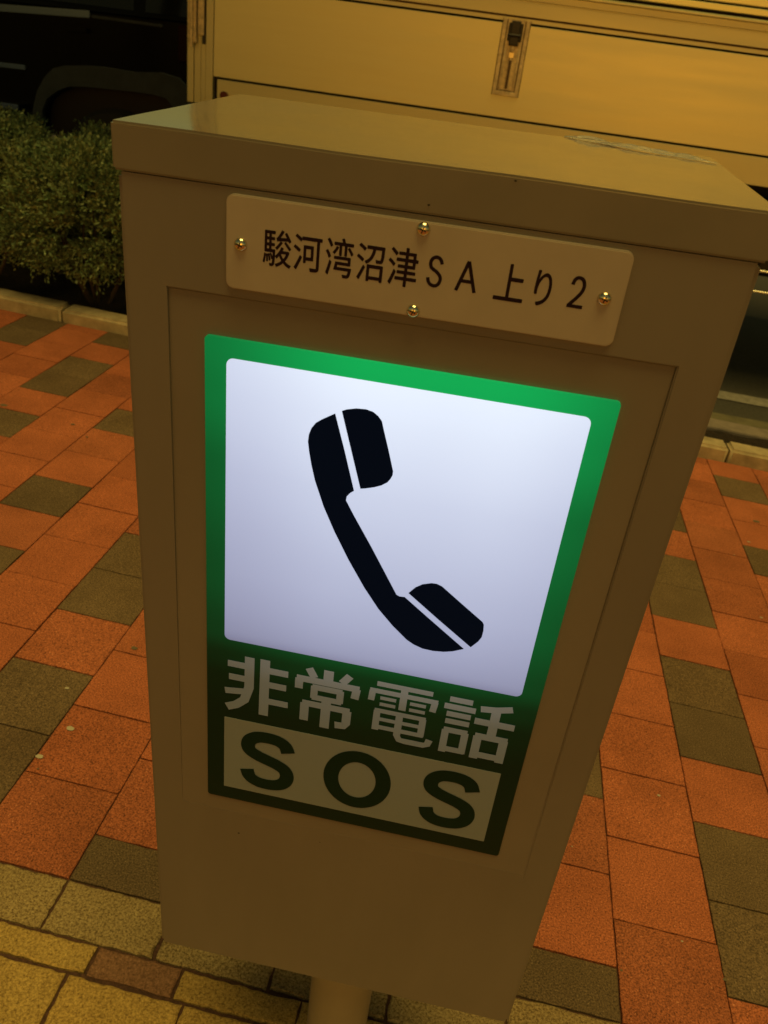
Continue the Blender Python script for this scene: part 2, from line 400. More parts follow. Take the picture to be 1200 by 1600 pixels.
# lid, a folded metal cap; its right rear corner is bent
e_ = .0019
bm = B()
NX, NY = 60, 30
def lidz(x, y):
    t = H + LH
    k = math.exp(-(((x - .165) / .035) ** 2) - ((y - .262) / .03) ** 2)
    return t - .0025 * k + .0007 * noise.noise(Vector((x * 9, y * 9, 0)))
xs = [-W2 - e_ + (2 * W2 + 2 * e_) * i / NX for i in range(NX + 1)]; ys = [-e_ + (D + 2 * e_) * j / NY for j in range(NY + 1)]
rb = .003
def pos(i, j):
    x, y = xs[i], ys[j]
    return (x, y, lidz(x, y))
gv = [[bm.verts.new(pos(i, j)) for i in range(NX + 1)] for j in range(NY + 1)]
for j in range(NY):
    for i in range(NX): bm.faces.new((gv[j][i], gv[j][i + 1], gv[j + 1][i + 1], gv[j + 1][i]))
per = [gv[0][i] for i in range(NX)] + [gv[j][NX] for j in range(NY)] + [gv[NY][i] for i in range(NX, 0, -1)] + [gv[j][0] for j in range(NY, 0, -1)]
lowr = [bm.verts.new((v.co.x, v.co.y, H)) for v in per]
for k in range(len(per)):
    j = (k + 1) % len(per); bm.faces.new((lowr[k], lowr[j], per[j], per[k]))
bm.faces.new(lowr[::-1])
bmesh.ops.recalc_face_normals(bm, faces=bm.faces)
es = [e for e in bm.edges if len(e.link_faces) == 2 and e.calc_face_angle(0) > R(50)]
bmesh.ops.bevel(bm, geom=es, offset=.0016, segments=4, affect='EDGES', clamp_overlap=True)
lid = obj('lid', bm, M['lid_paint'], ph, True, 60)
# wrinkled strip of clear film along the back edge of the lid
bm = B(); nx, ny = 90, 12
random.seed(3)
rows = []
for j in range(ny + 1):
    row = []
    for i in range(nx + 1):
        u = i / nx; v = j / ny
        x = .085 + .125 * u; half = (.002 + .014 * math.sin(math.pi * min(1, u * 1.05)) ** .7 if u < .95 else .003)
        y = .262 - .052 * u ** 1.4 + (v - .5) * 2 * half * (1 - .2 * u)
        w = abs(noise.noise(Vector((u * 3.0, v * 2.6, 4)))) * .0065 + abs(noise.noise(Vector((u * 8, v * 5, 1)))) * .0025
        z = H + LH + .0006 + w * math.sin(math.pi * v) ** .6 * math.sin(math.pi * u) ** .4
        row.append(bm.verts.new((x, min(y, D + .004), z)))
    rows.append(row)
for j in range(ny):
    for i in range(nx): bm.faces.new((rows[j][i], rows[j][i + 1], rows[j + 1][i + 1], rows[j + 1][i]))
tag(obj('loose_film', bm, M['film'], lid, True, 80), 'wrinkled clear film peeling from the rear edge of the lid')
# name plate
pl = None
bm = B(); prism_y(bm, rrect(-.1347, .1344, .8216, .8846, .0055), -.0042, -.0002)
es = [e for e in bm.edges if abs(e.verts[0].co.y + .0042) < 1e-5 and abs(e.verts[1].co.y + .0042) < 1e-5]
bmesh.ops.bevel(bm, geom=es, offset=.0008, segments=2, affect='EDGES')
pl = obj('name_plate', bm, M['plate'], ph, True, 40)
bm = B()
for ch, x0, x1, z0, z1, off in (('駿', -.1085, -.0884, .8412, .8662, 0), ('河', -.0872, -.0674, .8412, .8655, 0), ('湾', -.0650, -.0458, .8405, .8668, 0), ('沼', -.0436, -.0247, .8410, .8658, 0),
                                ('津', -.0220, -.0018, .8408, .8668, 0), ('上', .0503, .0700, .8420, .8665, 0), ('り', .0763, .0873, .8420, .8655, 0)):
    w = .00028
    for q, (ax, az) in enumerate(((-w, 0), (w, 0), (0, w), (0, -w))):
        glyph(bm, ch, x0 + ax + w, x1 + ax - w, z0 + az + w, z1 + az - w, -.00432 - q * .00001)
def letter(pts, x0, x1, z0, z1, curved=True):
    q = [(x0 + a * (x1 - x0), z0 + b_ * (z1 - z0)) for a, b_ in pts]
    stroke(bm, spline(q, 6) if curved else [Vector(p) for p in q], .0023, -.00436, -.00436)
letter([(.93, .78), (.84, .9), (.68, .98), (.48, 1), (.28, .96), (.14, .86), (.12, .74), (.2, .63), (.36, .57), (.6, .5), (.82, .4), (.93, .28), (.88, .13), (.72, .03), (.5, 0), (.26, .04), (.1, .14), (.04, .27)], .0052, .0146, .8447, .8636)
for seg in ([(.0, 0), (.5, 1)], [(.5, 1), (1, 0)], [(.19, .34), (.81, .34)]): letter(seg, .0252, .0376, .8440, .8640, False)
letter([(.06, .74), (.14, .9), (.32, .99), (.55, 1), (.78, .94), (.92, .8), (.92, .64), (.8, .48), (.5, .27), (.2, .1), (.04, .0)], .0997, .1082, .8455, .8640)
letter([(.0, .0), (1, .0)], .0990, .1093, .8453, .8640, False)
face_front(bm); obj('lettering', bm, M['ink'], pl)
for sx, sz in ((-.1242, .8526), (-.0013, .8800), (.1221, .8532), (-.0014, .8256)):
    bm = B(); r = bmesh.ops.create_uvsphere(bm, u_segments=24, v_segments=12, radius=.0046)
    for v in r['verts']: v.co = Vector((v.co.x, min(0, v.co.y) * .75, v.co.z))
    cut = [f for f in bm.faces if all(abs(v.co.y) < 1e-7 for v in f.verts)]
    # cross slot
    for f in list(bm.faces): f.smooth = True
    bmesh.ops.translate(bm, verts=bm.verts, vec=(sx, -.0042, sz))
    for an in (R(20), R(110)):
        vs = box(bm, -.0022, .0022, -.0079, -.0074, -.00035, .00035, mi=1)
        bmesh.ops.rotate(bm, verts=vs, cent=(0, 0, 0), matrix=Matrix.Rotation(an, 3, 'Y'))
        bmesh.ops.translate(bm, verts=vs, vec=(sx, 0, sz))
    obj('screw', bm, [M['screw'], M['dark']], pl)
# the lit sign
SY = -.0012
def outline(name, pts, y, m, parent, th=.0006, bevel=0):
    bm = B(); prism_y(bm, pts, y, y + th); return obj(name, bm, m, parent)
sg = outline('sign_panel', rrect(-.1515, .1510, .2895, .7832, .003), SY, M['sign_green'], ph, .0035)
outline('white_window', rrect(-.1346, .1340, .5010, .7687, .0055), SY - .0004, M['sign_white'], sg, .0003)
outline('sos_strip', rrect(-.1343, .1336, .3070, .4042, .0006), SY - .0004, M['sign_plate'], sg, .0003)
def mm(pts): return [(x / 1000, z / 1000) for x, z in pts]
ear = [(-45.2, 742.0), (-41.7, 743.8), (-34.6, 745.9), (-27.3, 746.5), (-21.8, 745.4), (-17.6, 742.6), (-14.6, 739.2), (-12.2, 731.7), (-6.6, 715.0), (-1.7, 699.3), (-1.7, 695.9), (-3.0, 692.4), (-5.1, 688.9), (-9.6, 685.3), (-14.9, 682.7), (-21.0, 680.5), (-25.4, 679.3)]
han = [(-50.1, 739.0), (-40.2, 708.6), (-30.3, 676.4), (-33.1, 673.9), (-35.6, 670.2), (-35.9, 666.5), (-28.5, 654.1), (-11.6, 627.4), (6.2, 597.9), (13.9, 585.1), (16.7, 584.0), (20.9, 584.4), (42.8, 567.8), (77.2, 542.2), (68.3, 537.4), (61.0, 535.0), (51.9, 533.7), (42.6, 534.0), (34.6, 536.5), (28.0, 540.2), (14.3, 552.3), (0.4, 567.1), (-13.5, 586.1), (-29.3, 611.3), (-43.0, 636.0), (-53.3, 657.2), (-61.9, 679.6), (-65.6, 693.0), (-67.9, 703.4), (-69.4, 712.2), (-69.0, 718.2), (-67.4, 723.7), (-64.3, 728.7), (-59.8, 732.4)]
mou = [(23.6, 589.2), (28.6, 596.2), (34.0, 600.6), (41.0, 603.3), (45.3, 603.6), (49.9, 602.1), (68.1, 588.6), (88.1, 574.0), (89.6, 571.5), (90.3, 565.1), (90.0, 558.3), (87.8, 553.0), (82.6, 545.5), (51.7, 568.0)]
bm = B()
for p in (ear, han, mou): prism_y(bm, mm(p), SY - .0009, SY - .0006)
obj('handset_symbol', bm, M['sign_black'], sg)
bm = B()
KJ = {'hi': [(11, [(38, 100), (38, 46), (31, 22), (18, 10), (3, 3)]), (9, [(4, 83), (38, 83)]), (9, [(6, 60), (38, 60)]), (9, [(0, 33), (38, 38)]),
             (11, [(62, 101), (62, 0)]), (9, [(62, 83), (98, 83)]), (9, [(62, 58), (96, 58)]), (9, [(62, 28), (100, 28)])],
      'jou': [(11, [(50, 101), (50, 78)]), (9, [(20, 99), (29, 84)]), (9, [(82, 99), (71, 84)]), (9, [(2, 79), (98, 79)]), (9, [(6, 79), (6, 61)]), (9, [(94, 79), (92, 61)]),
              (8, [(27, 68), (73, 68)]), (8, [(27, 50), (73, 50)]), (8, [(30, 70), (30, 48)]), (8, [(70, 70), (70, 48)]), (11, [(50, 50), (50, -2)]),
              (9, [(13, 37), (87, 37)]), (10, [(17, 37), (17, 5)]), (10, [(83, 37), (83, 14), (80, 9), (66, 8)])],
      'den': [(7.5, [(10, 97), (90, 97)]), (7.5, [(1, 84), (99, 84)]), (8, [(5, 84), (4, 66)]), (8, [(95, 84), (93, 66)]), (9, [(50, 97), (50, 58)]),
              (5.5, [(17, 73), (40, 73)]), (5.5, [(17, 62), (40, 62)]), (5.5, [(60, 73), (83, 73)]), (5.5, [(60, 62), (83, 62)]),
              (7, [(11, 50), (86, 50)]), (6, [(11, 35), (86, 35)]), (7, [(11, 20), (86, 20)]), (8.5, [(15, 50), (15, 14)]), (8.5, [(82, 50), (82, 18)]),
              (9, [(48, 50), (48, 11), (52, 4), (60, 3), (88, 3), (94, 6), (96, 15)])],
      'wa': [(7.5, [(6, 97), (38, 97)]), (8, [(0, 84), (44, 84)]), (7.5, [(5, 71), (39, 71)]), (7.5, [(5, 58), (39, 58)]), (8, [(5, 42), (39, 42)]), (8, [(5, 7), (39, 7)]),
             (8, [(8, 42), (8, 0)]), (8, [(36, 42), (36, 3)]), (8.5, [(50, 90), (72, 93), (93, 99)]), (10, [(72, 94), (72, 40)]), (9, [(45, 68), (101, 68)]),
             (9, [(50, 42), (96, 42)]), (9, [(50, 8), (96, 8)]), (9.5, [(54, 42), (54, 0)]), (9.5, [(91, 42), (91, 0)])]}
for key, x0, x1, z0, z1 in (('hi', -.1338, -.0728, .4165, .4850), ('jou', -.0672, -.0062, .4180, .4870), ('den', .0015, .0650, .4185, .4865), ('wa', .0702, .1345, .4175, .4855)):
    for layer, (w, pts) in enumerate(KJ[key]):
        P_ = [Vector((x0 + a / 100 * (x1 - x0), z0 + b_ / 100 * (z1 - z0))) for a, b_ in pts]
        sub = B(); stroke(sub, P_, w / 100 * (.074 if key == 'den' else .083), SY - .0005 - layer * .00002, 0)
        me_ = bpy.data.meshes.new('tmp'); sub.to_mesh(me_); sub.free(); bm.from_mesh(me_); bpy.data.meshes.remove(me_)
face_front(bm); obj('kanji_lettering', bm, M['sign_kanji'], sg)
bm = B(); yy = SY - .0008
def S_letter(cx):
    c = [(20.5, 372.5), (17, 381.5), (9.5, 386.3), (-.5, 387.6), (-11, 386), (-18, 380.5), (-20, 373), (-17.5, 366), (-9.5, 360.8), (0, 357.2), (10, 353.4), (17.8, 348), (20.6, 340), (18.8, 331.5), (12, 325), (1, 322.6), (-10, 324), (-17.5, 329.5), (-20.6, 339)]
    stroke(bm, spline([((cx + a) / 1000, b_ / 1000) for a, b_ in c], 6), .0142, yy, yy)
S_letter(-90); S_letter(91.5)
n = 56; ro = []; ri_ = []
for k in range(n):
    a = 2 * math.pi * k / n; ro.append(bm.verts.new((.0005 + .0335 * math.cos(a), yy, .356 + .0392 * math.sin(a)))); ri_.append(bm.verts.new((.0005 + .0185 * math.cos(a), yy, .356 + .0245 * math.sin(a))))
for k in range(n): j = (k + 1) % n; bm.faces.new((ro[k], ro[j], ri_[j], ri_[k]))
face_front(bm); obj('sos_lettering', bm, M['sign_dark_green'], sg)
# post under the box with a bolted foot
bm = B(); cyl(bm, (.003, .13, -.46), (.003, .13, .002), .0455, 48)
post = obj('post', bm, M['galv'], ph, True, 40)
# tiny knocks and specks in the paint
for x, z, r in ((-.118, .236, .0011), (.0, .895, .0009), (.052, .9165, .0009), (-.03, .25, .0006)):
    yf = -.0003 if z < .88 else -.0028; bm = B()
    prism_y(bm, [(x + r * math.cos(a / 8 * 6.283), z + r * .7 * math.sin(a / 8 * 6.283)) for a in range(8)], yf, yf + .0002)
    obj('paint_chip', bm, M['dark'], ph)
Mb = Matrix(((0.99888, 0.00005, -0.04733), (-0.00156, 0.99949, -0.032), (0.04731, 0.03204, 0.99837)))
ph.rotation_euler = Mb.to_euler()

# ------------------------------------------------------------------ shrubs in the bed
M['leaf'] = mat('juniper_leaf', (.07, .09, .02), .6)
lm_ = M['leaf']; at = nn(lm_, 'ShaderNodeAttribute'); at.attribute_name = 'tone'; lk(lm_, at.outputs['Color'], bsdf(lm_).inputs['Base Color'])
M['bark'] = mottled(mat('bark', (.06, .04, .025), .9), (.06, .04, .025), .4, 30, bump=.6, bscale=60, bdist=.005)
def shrub_mesh(seed):
    rnd = random.Random(seed); verts = []; faces = []; cols = []
    def leaf(p, d, l, w, c):
        d = d.normalized(); s = d.cross(Vector((rnd.uniform(-1, 1), rnd.uniform(-1, 1), rnd.uniform(-1, 1)))).normalized() * w
        i = len(verts); verts.extend([p - s * .5, p + d * l * .55 + s, p + d * l, p + d * l * .55 - s]); faces.append((i, i + 1, i + 2, i + 3)); cols.append(c)
    for _ in range(1100):
        th = rnd.uniform(0, 6.283); ph_ = math.acos(rnd.uniform(-.7, 1)); rr = rnd.uniform(.62, 1.0) ** .6
        dirn = Vector((math.sin(ph_) * math.cos(th), math.sin(ph_) * math.sin(th), math.cos(ph_)))
        lump = 1 + .22 * noise.noise(dirn * 2.3 + Vector((seed, 0, 0)))
        p = Vector((dirn.x * .37, dirn.y * .33, .45 + dirn.z * .29)) * 1.0
        p = Vector((p.x * rr * lump, p.y * rr * lump, .45 + (p.z - .45) * rr * lump))
        out = (dirn + Vector((0, 0, .35 if dirn.z > -.1 else -.15))).normalized()
        base = rnd.uniform(.55, 1.25); hue = rnd.uniform(0, 1)
        c0 = (.125 + .07 * hue, .215 + .02 * hue, .10)
        L = rnd.uniform(.06, .125)
        for b in range(rnd.randint(4, 6)):                    # sprays of a frond
            dd = (out + Vector((rnd.uniform(-.8, .8), rnd.uniform(-.8, .8), rnd.uniform(-.5, .7)))).normalized()
            for k in range(8):
                t = k / 7; q = p + dd * L * t + Vector((0, 0, -.012 * t * t))
                side = dd.cross(Vector((rnd.uniform(-1, 1), rnd.uniform(-1, 1), rnd.uniform(-1, 1)))).normalized()
                v = base * rnd.uniform(.75, 1.25)
                leaf(q, dd * .9 + side * .8, rnd.uniform(.014, .026), rnd.uniform(.0035, .0058), tuple(x * v for x in c0))
    me = bpy.data.meshes.new('foliage'); me.from_pydata([tuple(v) for v in verts], [], faces)
    ca = me.color_attributes.new('tone', 'FLOAT_COLOR', 'CORNER')
    buf = []
    for c in cols: buf.extend([c[0], c[1], c[2], 1.0] * 4)
    ca.data.foreach_set('color', buf)
    me.materials.append(M['leaf']); return me
def stem_bm(seed):
    rnd = random.Random(seed); bm = B()
    for k in range(7):
        a = k * .9 + rnd.random(); p = Vector((.03 * math.cos(a), .03 * math.sin(a), -.03)); r = .009
        for s in range(4):
            q = p + Vector((math.cos(a) * .05, math.sin(a) * .045, .13)) + Vector((rnd.uniform(-.02, .02), rnd.uniform(-.02, .02), 0))
            cyl(bm, p, q, r, 7, r * .75); p = q; r *= .75
    return bm
sh_meshes = [shrub_mesh(1), shrub_mesh(5)]
stem_meshes = []
for s in (1, 2):
    b = stem_bm(s); me = bpy.data.meshes.new('stem'); b.to_mesh(me); b.free(); me.materials.append(M['bark']); stem_meshes.append(me)
for k, (sx, sy, rz, sc, lab) in enumerate((
        (-2.62, 3.05, 2.2, .98, 'dark green clipped conifer shrub farthest to the left of the hedge'),
        (-2.02, 3.02, .4, .98, 'feathery green conifer shrub behind the kerb at the left edge of the photo'),
        (-1.42, 3.03, 4.1, .98, 'feathery green conifer shrub touching the left side of the phone box'),
        (-.80, 3.04, 1.2, .92, 'conifer shrub hidden behind the phone box at the end of the hedge'),
        (-2.35, 3.66, 3.0, .93, 'conifer shrub at the left of the back row, behind the kerb side shrubs'),
        (-1.70, 3.68, 5.0, .90, 'conifer shrub in the back row, just in front of the car wheel arch'),
        (-1.08, 3.66, 1.9, .90, 'conifer shrub in the back row, hidden behind the phone box'))):
    s = empty('conifer_shrub', (sx, sy, 0)); s.scale = (sc * 1.12, sc, sc); s.rotation_euler = (0, 0, rz if k != 1 else 0.2)
    f = bpy.data.objects.new('foliage', sh_meshes[k % 2]); C.objects.link(f); f.parent = s
    t = bpy.data.objects.new('stem', stem_meshes[k % 2]); C.objects.link(t); t.parent = s
    tag(s, lab, 'shrub', 'conifer shrubs in the bed behind the kerb')

# ------------------------------------------------------------------ wing-body truck
def alu(name, col, rough, metal, streak=.045):
    m = mat(name, col, rough, metal)
    mottled(m, col, streak, 2.2, (0.35, 1, 5), detail=3, rough=(rough - .04, rough + .06), bump=.03, bscale=2, bdist=.02)
    return m
M['alu'] = alu('truck_panel_aluminium', (.66, .64, .39), .36, .45)
M['alu2'] = alu('truck_rail_aluminium', (.56, .54, .34), .38, .4)
M['groove'] = mat('rail_groove', (.10, .06, .03), .6, .3)
M['steel'] = mottled(mat('latch_steel', (.62, .52, .32), .45, .2), (.62, .52, .32), .3, 40)
M['black'] = mat('black_plastic', (.012, .012, .013), .45)
M['rubber'] = mat('tyre_rubber', (.015, .015, .015), .8)
M['rim'] = mottled(mat('rim_steel', (.35, .34, .32), .4, .5), (.35, .34, .32), .2, 20)
M['glass'] = mat('dark_glass', (.004, .005, .006), .08, spec=.3)
M['redlens'] = mat('red_lens', (.10, .008, .006), .2, coat=.5)
M['white_cab'] = mottled(mat('cab_paint', (.6, .6, .58), .25, coat=.6), (.6, .6, .58), .04, 5)
M['pipe'] = mat('guard_pipe', (.7, .68, .6), .25, .9)
TX, TY, TT = .545, 4.0, .037
tk = empty('box_truck', (TX, TY, 0)); tk.rotation_euler = (0, -TT, 0)
tag(tk, 'aluminium sided wing body truck parked behind the phone box', 'truck')
XL, XR, TD = -1.885, 5.6, 2.2
bm = B(); box(bm, XL + .02, XR, .03, TD, .99, 2.9); obj('cargo_core', bm, M['dark'], tk)
bm = B()
box(bm, XL + .175, XR, .0, .03, .976, 1.1115, .002)
obj('side_sill', bm, M['alu2'], tk)
bm = B(); box(bm, XL + .152, XR, .0, .03, 1.1215, 1.5525, .003)
obj('drop_side', bm, M['alu'], tk)
bm = B()
prof = [(.03, 1.5625), (-.002, 1.5625), (-.002, 1.579), (.006, 1.580), (.006, 1.588), (-.006, 1.589), (-.006, 1.648), (.003, 1.649), (.003, 1.657), (-.006, 1.658), (-.006, 1.686), (-.020, 1.690), (-.020, 1.697), (-.004, 1.704), (.03, 1.706)]
a = [bm.verts.new((XL + .152, y, z)) for y, z in prof]; b = [bm.verts.new((XR, y, z)) for y, z in prof]
n = len(prof)
for i in range(n):
    f = bm.faces.new((a[i], b[i], b[(i + 1) % n], a[(i + 1) % n]))
    if i in (3, 10 - 2): f.material_index = 1
bm.faces.new(a); bm.faces.new(b[::-1]); bmesh.ops.recalc_face_normals(bm, faces=bm.faces)
for cx, cz in ((-.245, 1.62), (-.222, 1.607), (-.2, 1.622), (-.05, 1.62)):
    cyl(bm, (cx, -.0085, cz), (cx, -.004, cz), .004, 8)
obj('top_rail', bm, [M['alu2'], M['groove']], tk)
M['wing'] = alu('truck_wing_aluminium', (.70, .69, .38), .33, .4)
bm = B(); box(bm, XL + .152, XR, -.004, .03, 1.7185, 1.7465, .003); box(bm, XL + .152, XR, .002, .03, 1.7545, 2.86, .004)
for k in range(14): box(bm, XL + .4 + k * .5, XL + .42 + k * .5, -.001, .002, 1.80, 2.84)
obj('wing_panel', bm, M['wing'], tk)
bm = B(); box(bm, XL, XR + .02, -.01, TD + .02, 2.865, 2.93, .012); obj('roof', bm, M['alu2'], tk)
# rear corner post with riveted flange and door gear
bm = B(); box(bm, XL, XL + .038, .004, .06, .976, 2.86, .006)
box(bm, XL + .040, XL + .078, .010, .06, .976, 2.86, .003); box(bm, XL + .080, XL + .108, .004, .06, .976, 2.86, .003)
box(bm, XL + .110, XL + .150, -.003, .06, .976, 2.86, .002)
for k in range(46):
    z = 1.0 + k * .042; cyl(bm, (XL + .146, -.0055, z), (XL + .146, -.002, z), .0042, 8)
obj('rear_post', bm, M['alu2'], tk, False)
for z in (1.43, 2.2):
    bm = B(); box(bm, XL + .012, XL + .06, -.02, .004, z - .16, z + .05, .004); cyl(bm, (XL + .036, -.026, z - .18), (XL + .036, -.026, z + .07), .009, 12)
    box(bm, XL + .066, XL + .1, -.012, .004, z - .12, z + .05, .003)
    obj('door_hinge', bm, M['steel'], tk)
bm = B(); box(bm, XL + .088, XL + .108, -.004, .004, 1.27, 1.9, .002); obj('door_seal', bm, M['black'], tk)
bm = B(); cyl(bm, (-1.665, -.018, 1.035), (-1.665, 0, 1.035), .022, 20); obj('side_marker_lamp', bm, M['redlens'], tk, True)
# recessed latch on the drop side
lt = None
LX0, LX1, LZ0, LZ1 = -.216, -.080, 1.226, 1.572
bm = B()
box(bm, LX0, LX0 + .020, -.010, 0, LZ0, LZ1, .002); box(bm, LX1 - .020, LX1, -.010, 0, LZ0, LZ1, .002); box(bm, LX0 + .020, LX1 - .020, -.010, 0, LZ0, LZ0 + .022, .002)
box(bm, LX0 + .02, LX1 - .02, -.0025, -.0005, LZ0 + .022, LZ1)
for s in (LX0 + .01, LX1 - .01):
    for z in (LZ0 + .02, LZ0 + .12, LZ0 + .22, LZ0 + .31): cyl(bm, (s, -.012, z), (s, -.009, z), .003, 8)
lt = obj('latch', bm, M['steel'], tk)
cx = (LX0 + LX1) / 2
bm = B(); box(bm, cx - .036, cx + .036, -.012, -.0025, 1.475, 1.556, .004); box(bm, cx - .024, cx + .024, -.026, -.012, 1.455, 1.565, .005)
cyl(bm, (cx - .03, -.022, 1.50), (cx + .03, -.022, 1.50), .008, 12); obj('catch', bm, M['black'], lt)
M['latch_light'] = mat('latch_bright', (.7, .62, .42), .3, .7)
bm = B()
for a_, b_ in ((LX0 + .0195, LX0 + .0245), (LX1 - .0245, LX1 - .0195)): box(bm, a_, b_, -.0045, -.0027, LZ0 + .022, LZ1 - .004)
box(bm, LX0 + .025, LX1 - .025, -.0045, -.0027, LZ0 + .022, LZ0 + .027); box(bm, LX0 - .003, LX0 - .0002, -.004, .002, LZ0, LZ1); box(bm, LX1 + .0002, LX1 + .003, -.004, .002, LZ0, LZ1)
box(bm, cx - .006, cx + .006, -.0225, -.0185, 1.26, 1.39); obj('recess_gap', bm, M['groove'], lt)
bm = B(); box(bm, cx - .014, cx + .014, -.012, -.003, 1.40, 1.428, .002); obj('plunger', bm, M['latch_light'], lt)
bm = B(); box(bm, cx - .009, cx + .009, -.016, -.003, 1.425, 1.458, .003); cyl(bm, (cx, -.012, 1.27), (cx, -.012, 1.40), .007, 12)
box(bm, cx - .040, cx - .031, -.009, -.0025, 1.25, 1.44, .001); box(bm, cx + .031, cx + .040, -.009, -.0025, 1.25, 1.44, .001); box(bm, cx - .04, cx + .04, -.007, -.0025, 1.24, 1.246, .001)
obj('handle', bm, M['steel'], lt, True)
# under the floor
bm = B(); box(bm, XL + .1, XR + 1.9, .55, .75, .62, .86); box(bm, XL + .1, XR + 1.9, 1.45, 1.65, .62, .86)
for k in range(9): box(bm, XL + .3 + k * .85, XL + .4 + k * .85, .08, TD - .05, .88, .985)
obj('chassis', bm, M['black'], tk)
bm = B(); box(bm, .7, 4.6, TD - .04, TD - .01, .30, .97, .005); box(bm, 1.7, 2.6, 1.3, 1.9, .3, .62, .04); obj('added_dark_screen', bm, M['black'], tk)  # black sheet added to hide the lit ground beyond and darken the underside
for z in (.553, .442):
    bm = B(); cyl(bm, (.9, .03, z), (3.6, .03, z), .007, 12); box(bm, .95, .99, .035, .06, z - .03, .95); box(bm, 3.5, 3.54, .035, .06, z - .03, .95)
    obj('guard_rail', bm, M['pipe'], tk, True)
def wheel(x, y, zc, r, w, parent, dirn=-1, tyre='tyre'):
    bm = B(); n = 40
    prof = [(r * .60, -w / 2), (r * .93, -w / 2), (r, -w * .36), (r, w * .36), (r * .93, w / 2), (r * .60, w / 2)]
    ring = [[bm.verts.new((x + p[0] * math.cos(2 * math.pi * k / n), y + p[1], zc + p[0] * math.sin(2 * math.pi * k / n))) for p in prof] for k in range(n)]
    for k in range(n):
        A, Bq = ring[k], ring[(k + 1) % n]
        for i in range(len(prof)): bm.faces.new((A[i], A[(i + 1) % 6], Bq[(i + 1) % 6], Bq[i]))
    bmesh.ops.recalc_face_normals(bm, faces=bm.faces)
    wh = obj('wheel', bm, M['rubber'], parent, True, 30)
    bm = B(); cyl(bm, (x, y - w * .30, zc), (x, y + w * .30, zc), r * .6, 36); cyl(bm, (x, y + dirn * w * .30, zc), (x, y + dirn * w * .42, zc), r * .22, 24)
    for k in range(8):
        a = k * math.pi / 4; cyl(bm, (x + r * .4 * math.cos(a), y + dirn * w * .3, zc + r * .4 * math.sin(a)), (x + r * .4 * math.cos(a), y + dirn * w * .36, zc + r * .4 * math.sin(a)), r * .05, 8)
    obj('rim', bm, M['rim'], wh, True, 30)
def truck_floor(xl): return ground_z(TX + xl) - TT * xl
for xl in (-.75, 6.3):
    for y in (.18, TD - .28): wheel(xl, y, truck_floor(xl) + .42, .42, .24, tk, -1 if y < 1 else 1)
bm = B(); prism_y(bm, [(5.72, .62), (7.35, .62), (7.42, 1.35), (7.2, 2.35), (7.0, 2.5), (5.72, 2.5)], .05, TD - .05)
bmesh.ops.bevel(bm, geom=list(bm.edges), offset=.05, segments=3, affect='EDGES'); obj('cab', bm, M['white_cab'], tk, True)
bm = B(); prism_y(bm, [(6.25, 1.5), (7.2, 1.5), (7.05, 2.25), (6.25, 2.25)], .035, .06); obj('cab_window', bm, M['glass'], tk)

# ------------------------------------------------------------------ black off-road car beyond the hedge
M['car'] = mottled(mat('black_car_paint', (.003, .0035, .004), .22, spec=.07), (.003, .0035, .004), .2, 3)
M['mould'] = mottled(mat('grey_plastic', (.032, .044, .062), .6, spec=.1), (.032, .044, .062), .15, 12)
M['chrome'] = mat('chrome_trim', (.12, .19, .42), .2, 1.0)
SX, SYY, ST = -2.4, 5.2, .045
cr = empty('parked_car', (SX + .04, SYY, 0)); cr.rotation_euler = (0, -ST, 0)
tag(cr, 'black four wheel drive car with grey wheel arch trim beyond the hedge', 'car')
def L(p): return (p[0] - SX, p[1] - ST * (p[0] - SX))
CW = 1.82
arch_in = [(-2.91, .461), (-2.895, .568), (-2.853, .646), (-2.779, .703), (-2.696, .745), (-2.563, .767), (-2.375, .781), (-2.206, .793), (-2.071, .799), (-1.97, .79), (-1.91, .72), (-1.88, .62), (-1.87, .50)]
ai = [L(p) for p in arch_in]
fx = -3.05
def mirror(pts, c): return [(2 * c - x, z) for x, z in pts][::-1]
fa = [(x - 2.85, z) for x, z in ai]
side = [(.98, .48), (1.0, .95), (.96, 1.24)] + [(-1.4, 1.20), (-2.55, 1.17), (-3.5, 1.08), (-3.72, .95), (-3.75, .5)] + [(fa[0][0] - .02, .42)] + fa + [(fa[-1][0] + .05, .40), (ai[0][0] - .05, .42)] + ai + [(.62, .44)]
bm = B(); fs = prism_y(bm, side[::-1], 0, CW)
obj('body', bm, M['car'], cr)
bm = B(); box(bm, -3.6, .95, .08, CW - .08, .42, 1.18); obj('underbody', bm, M['dark'], cr)
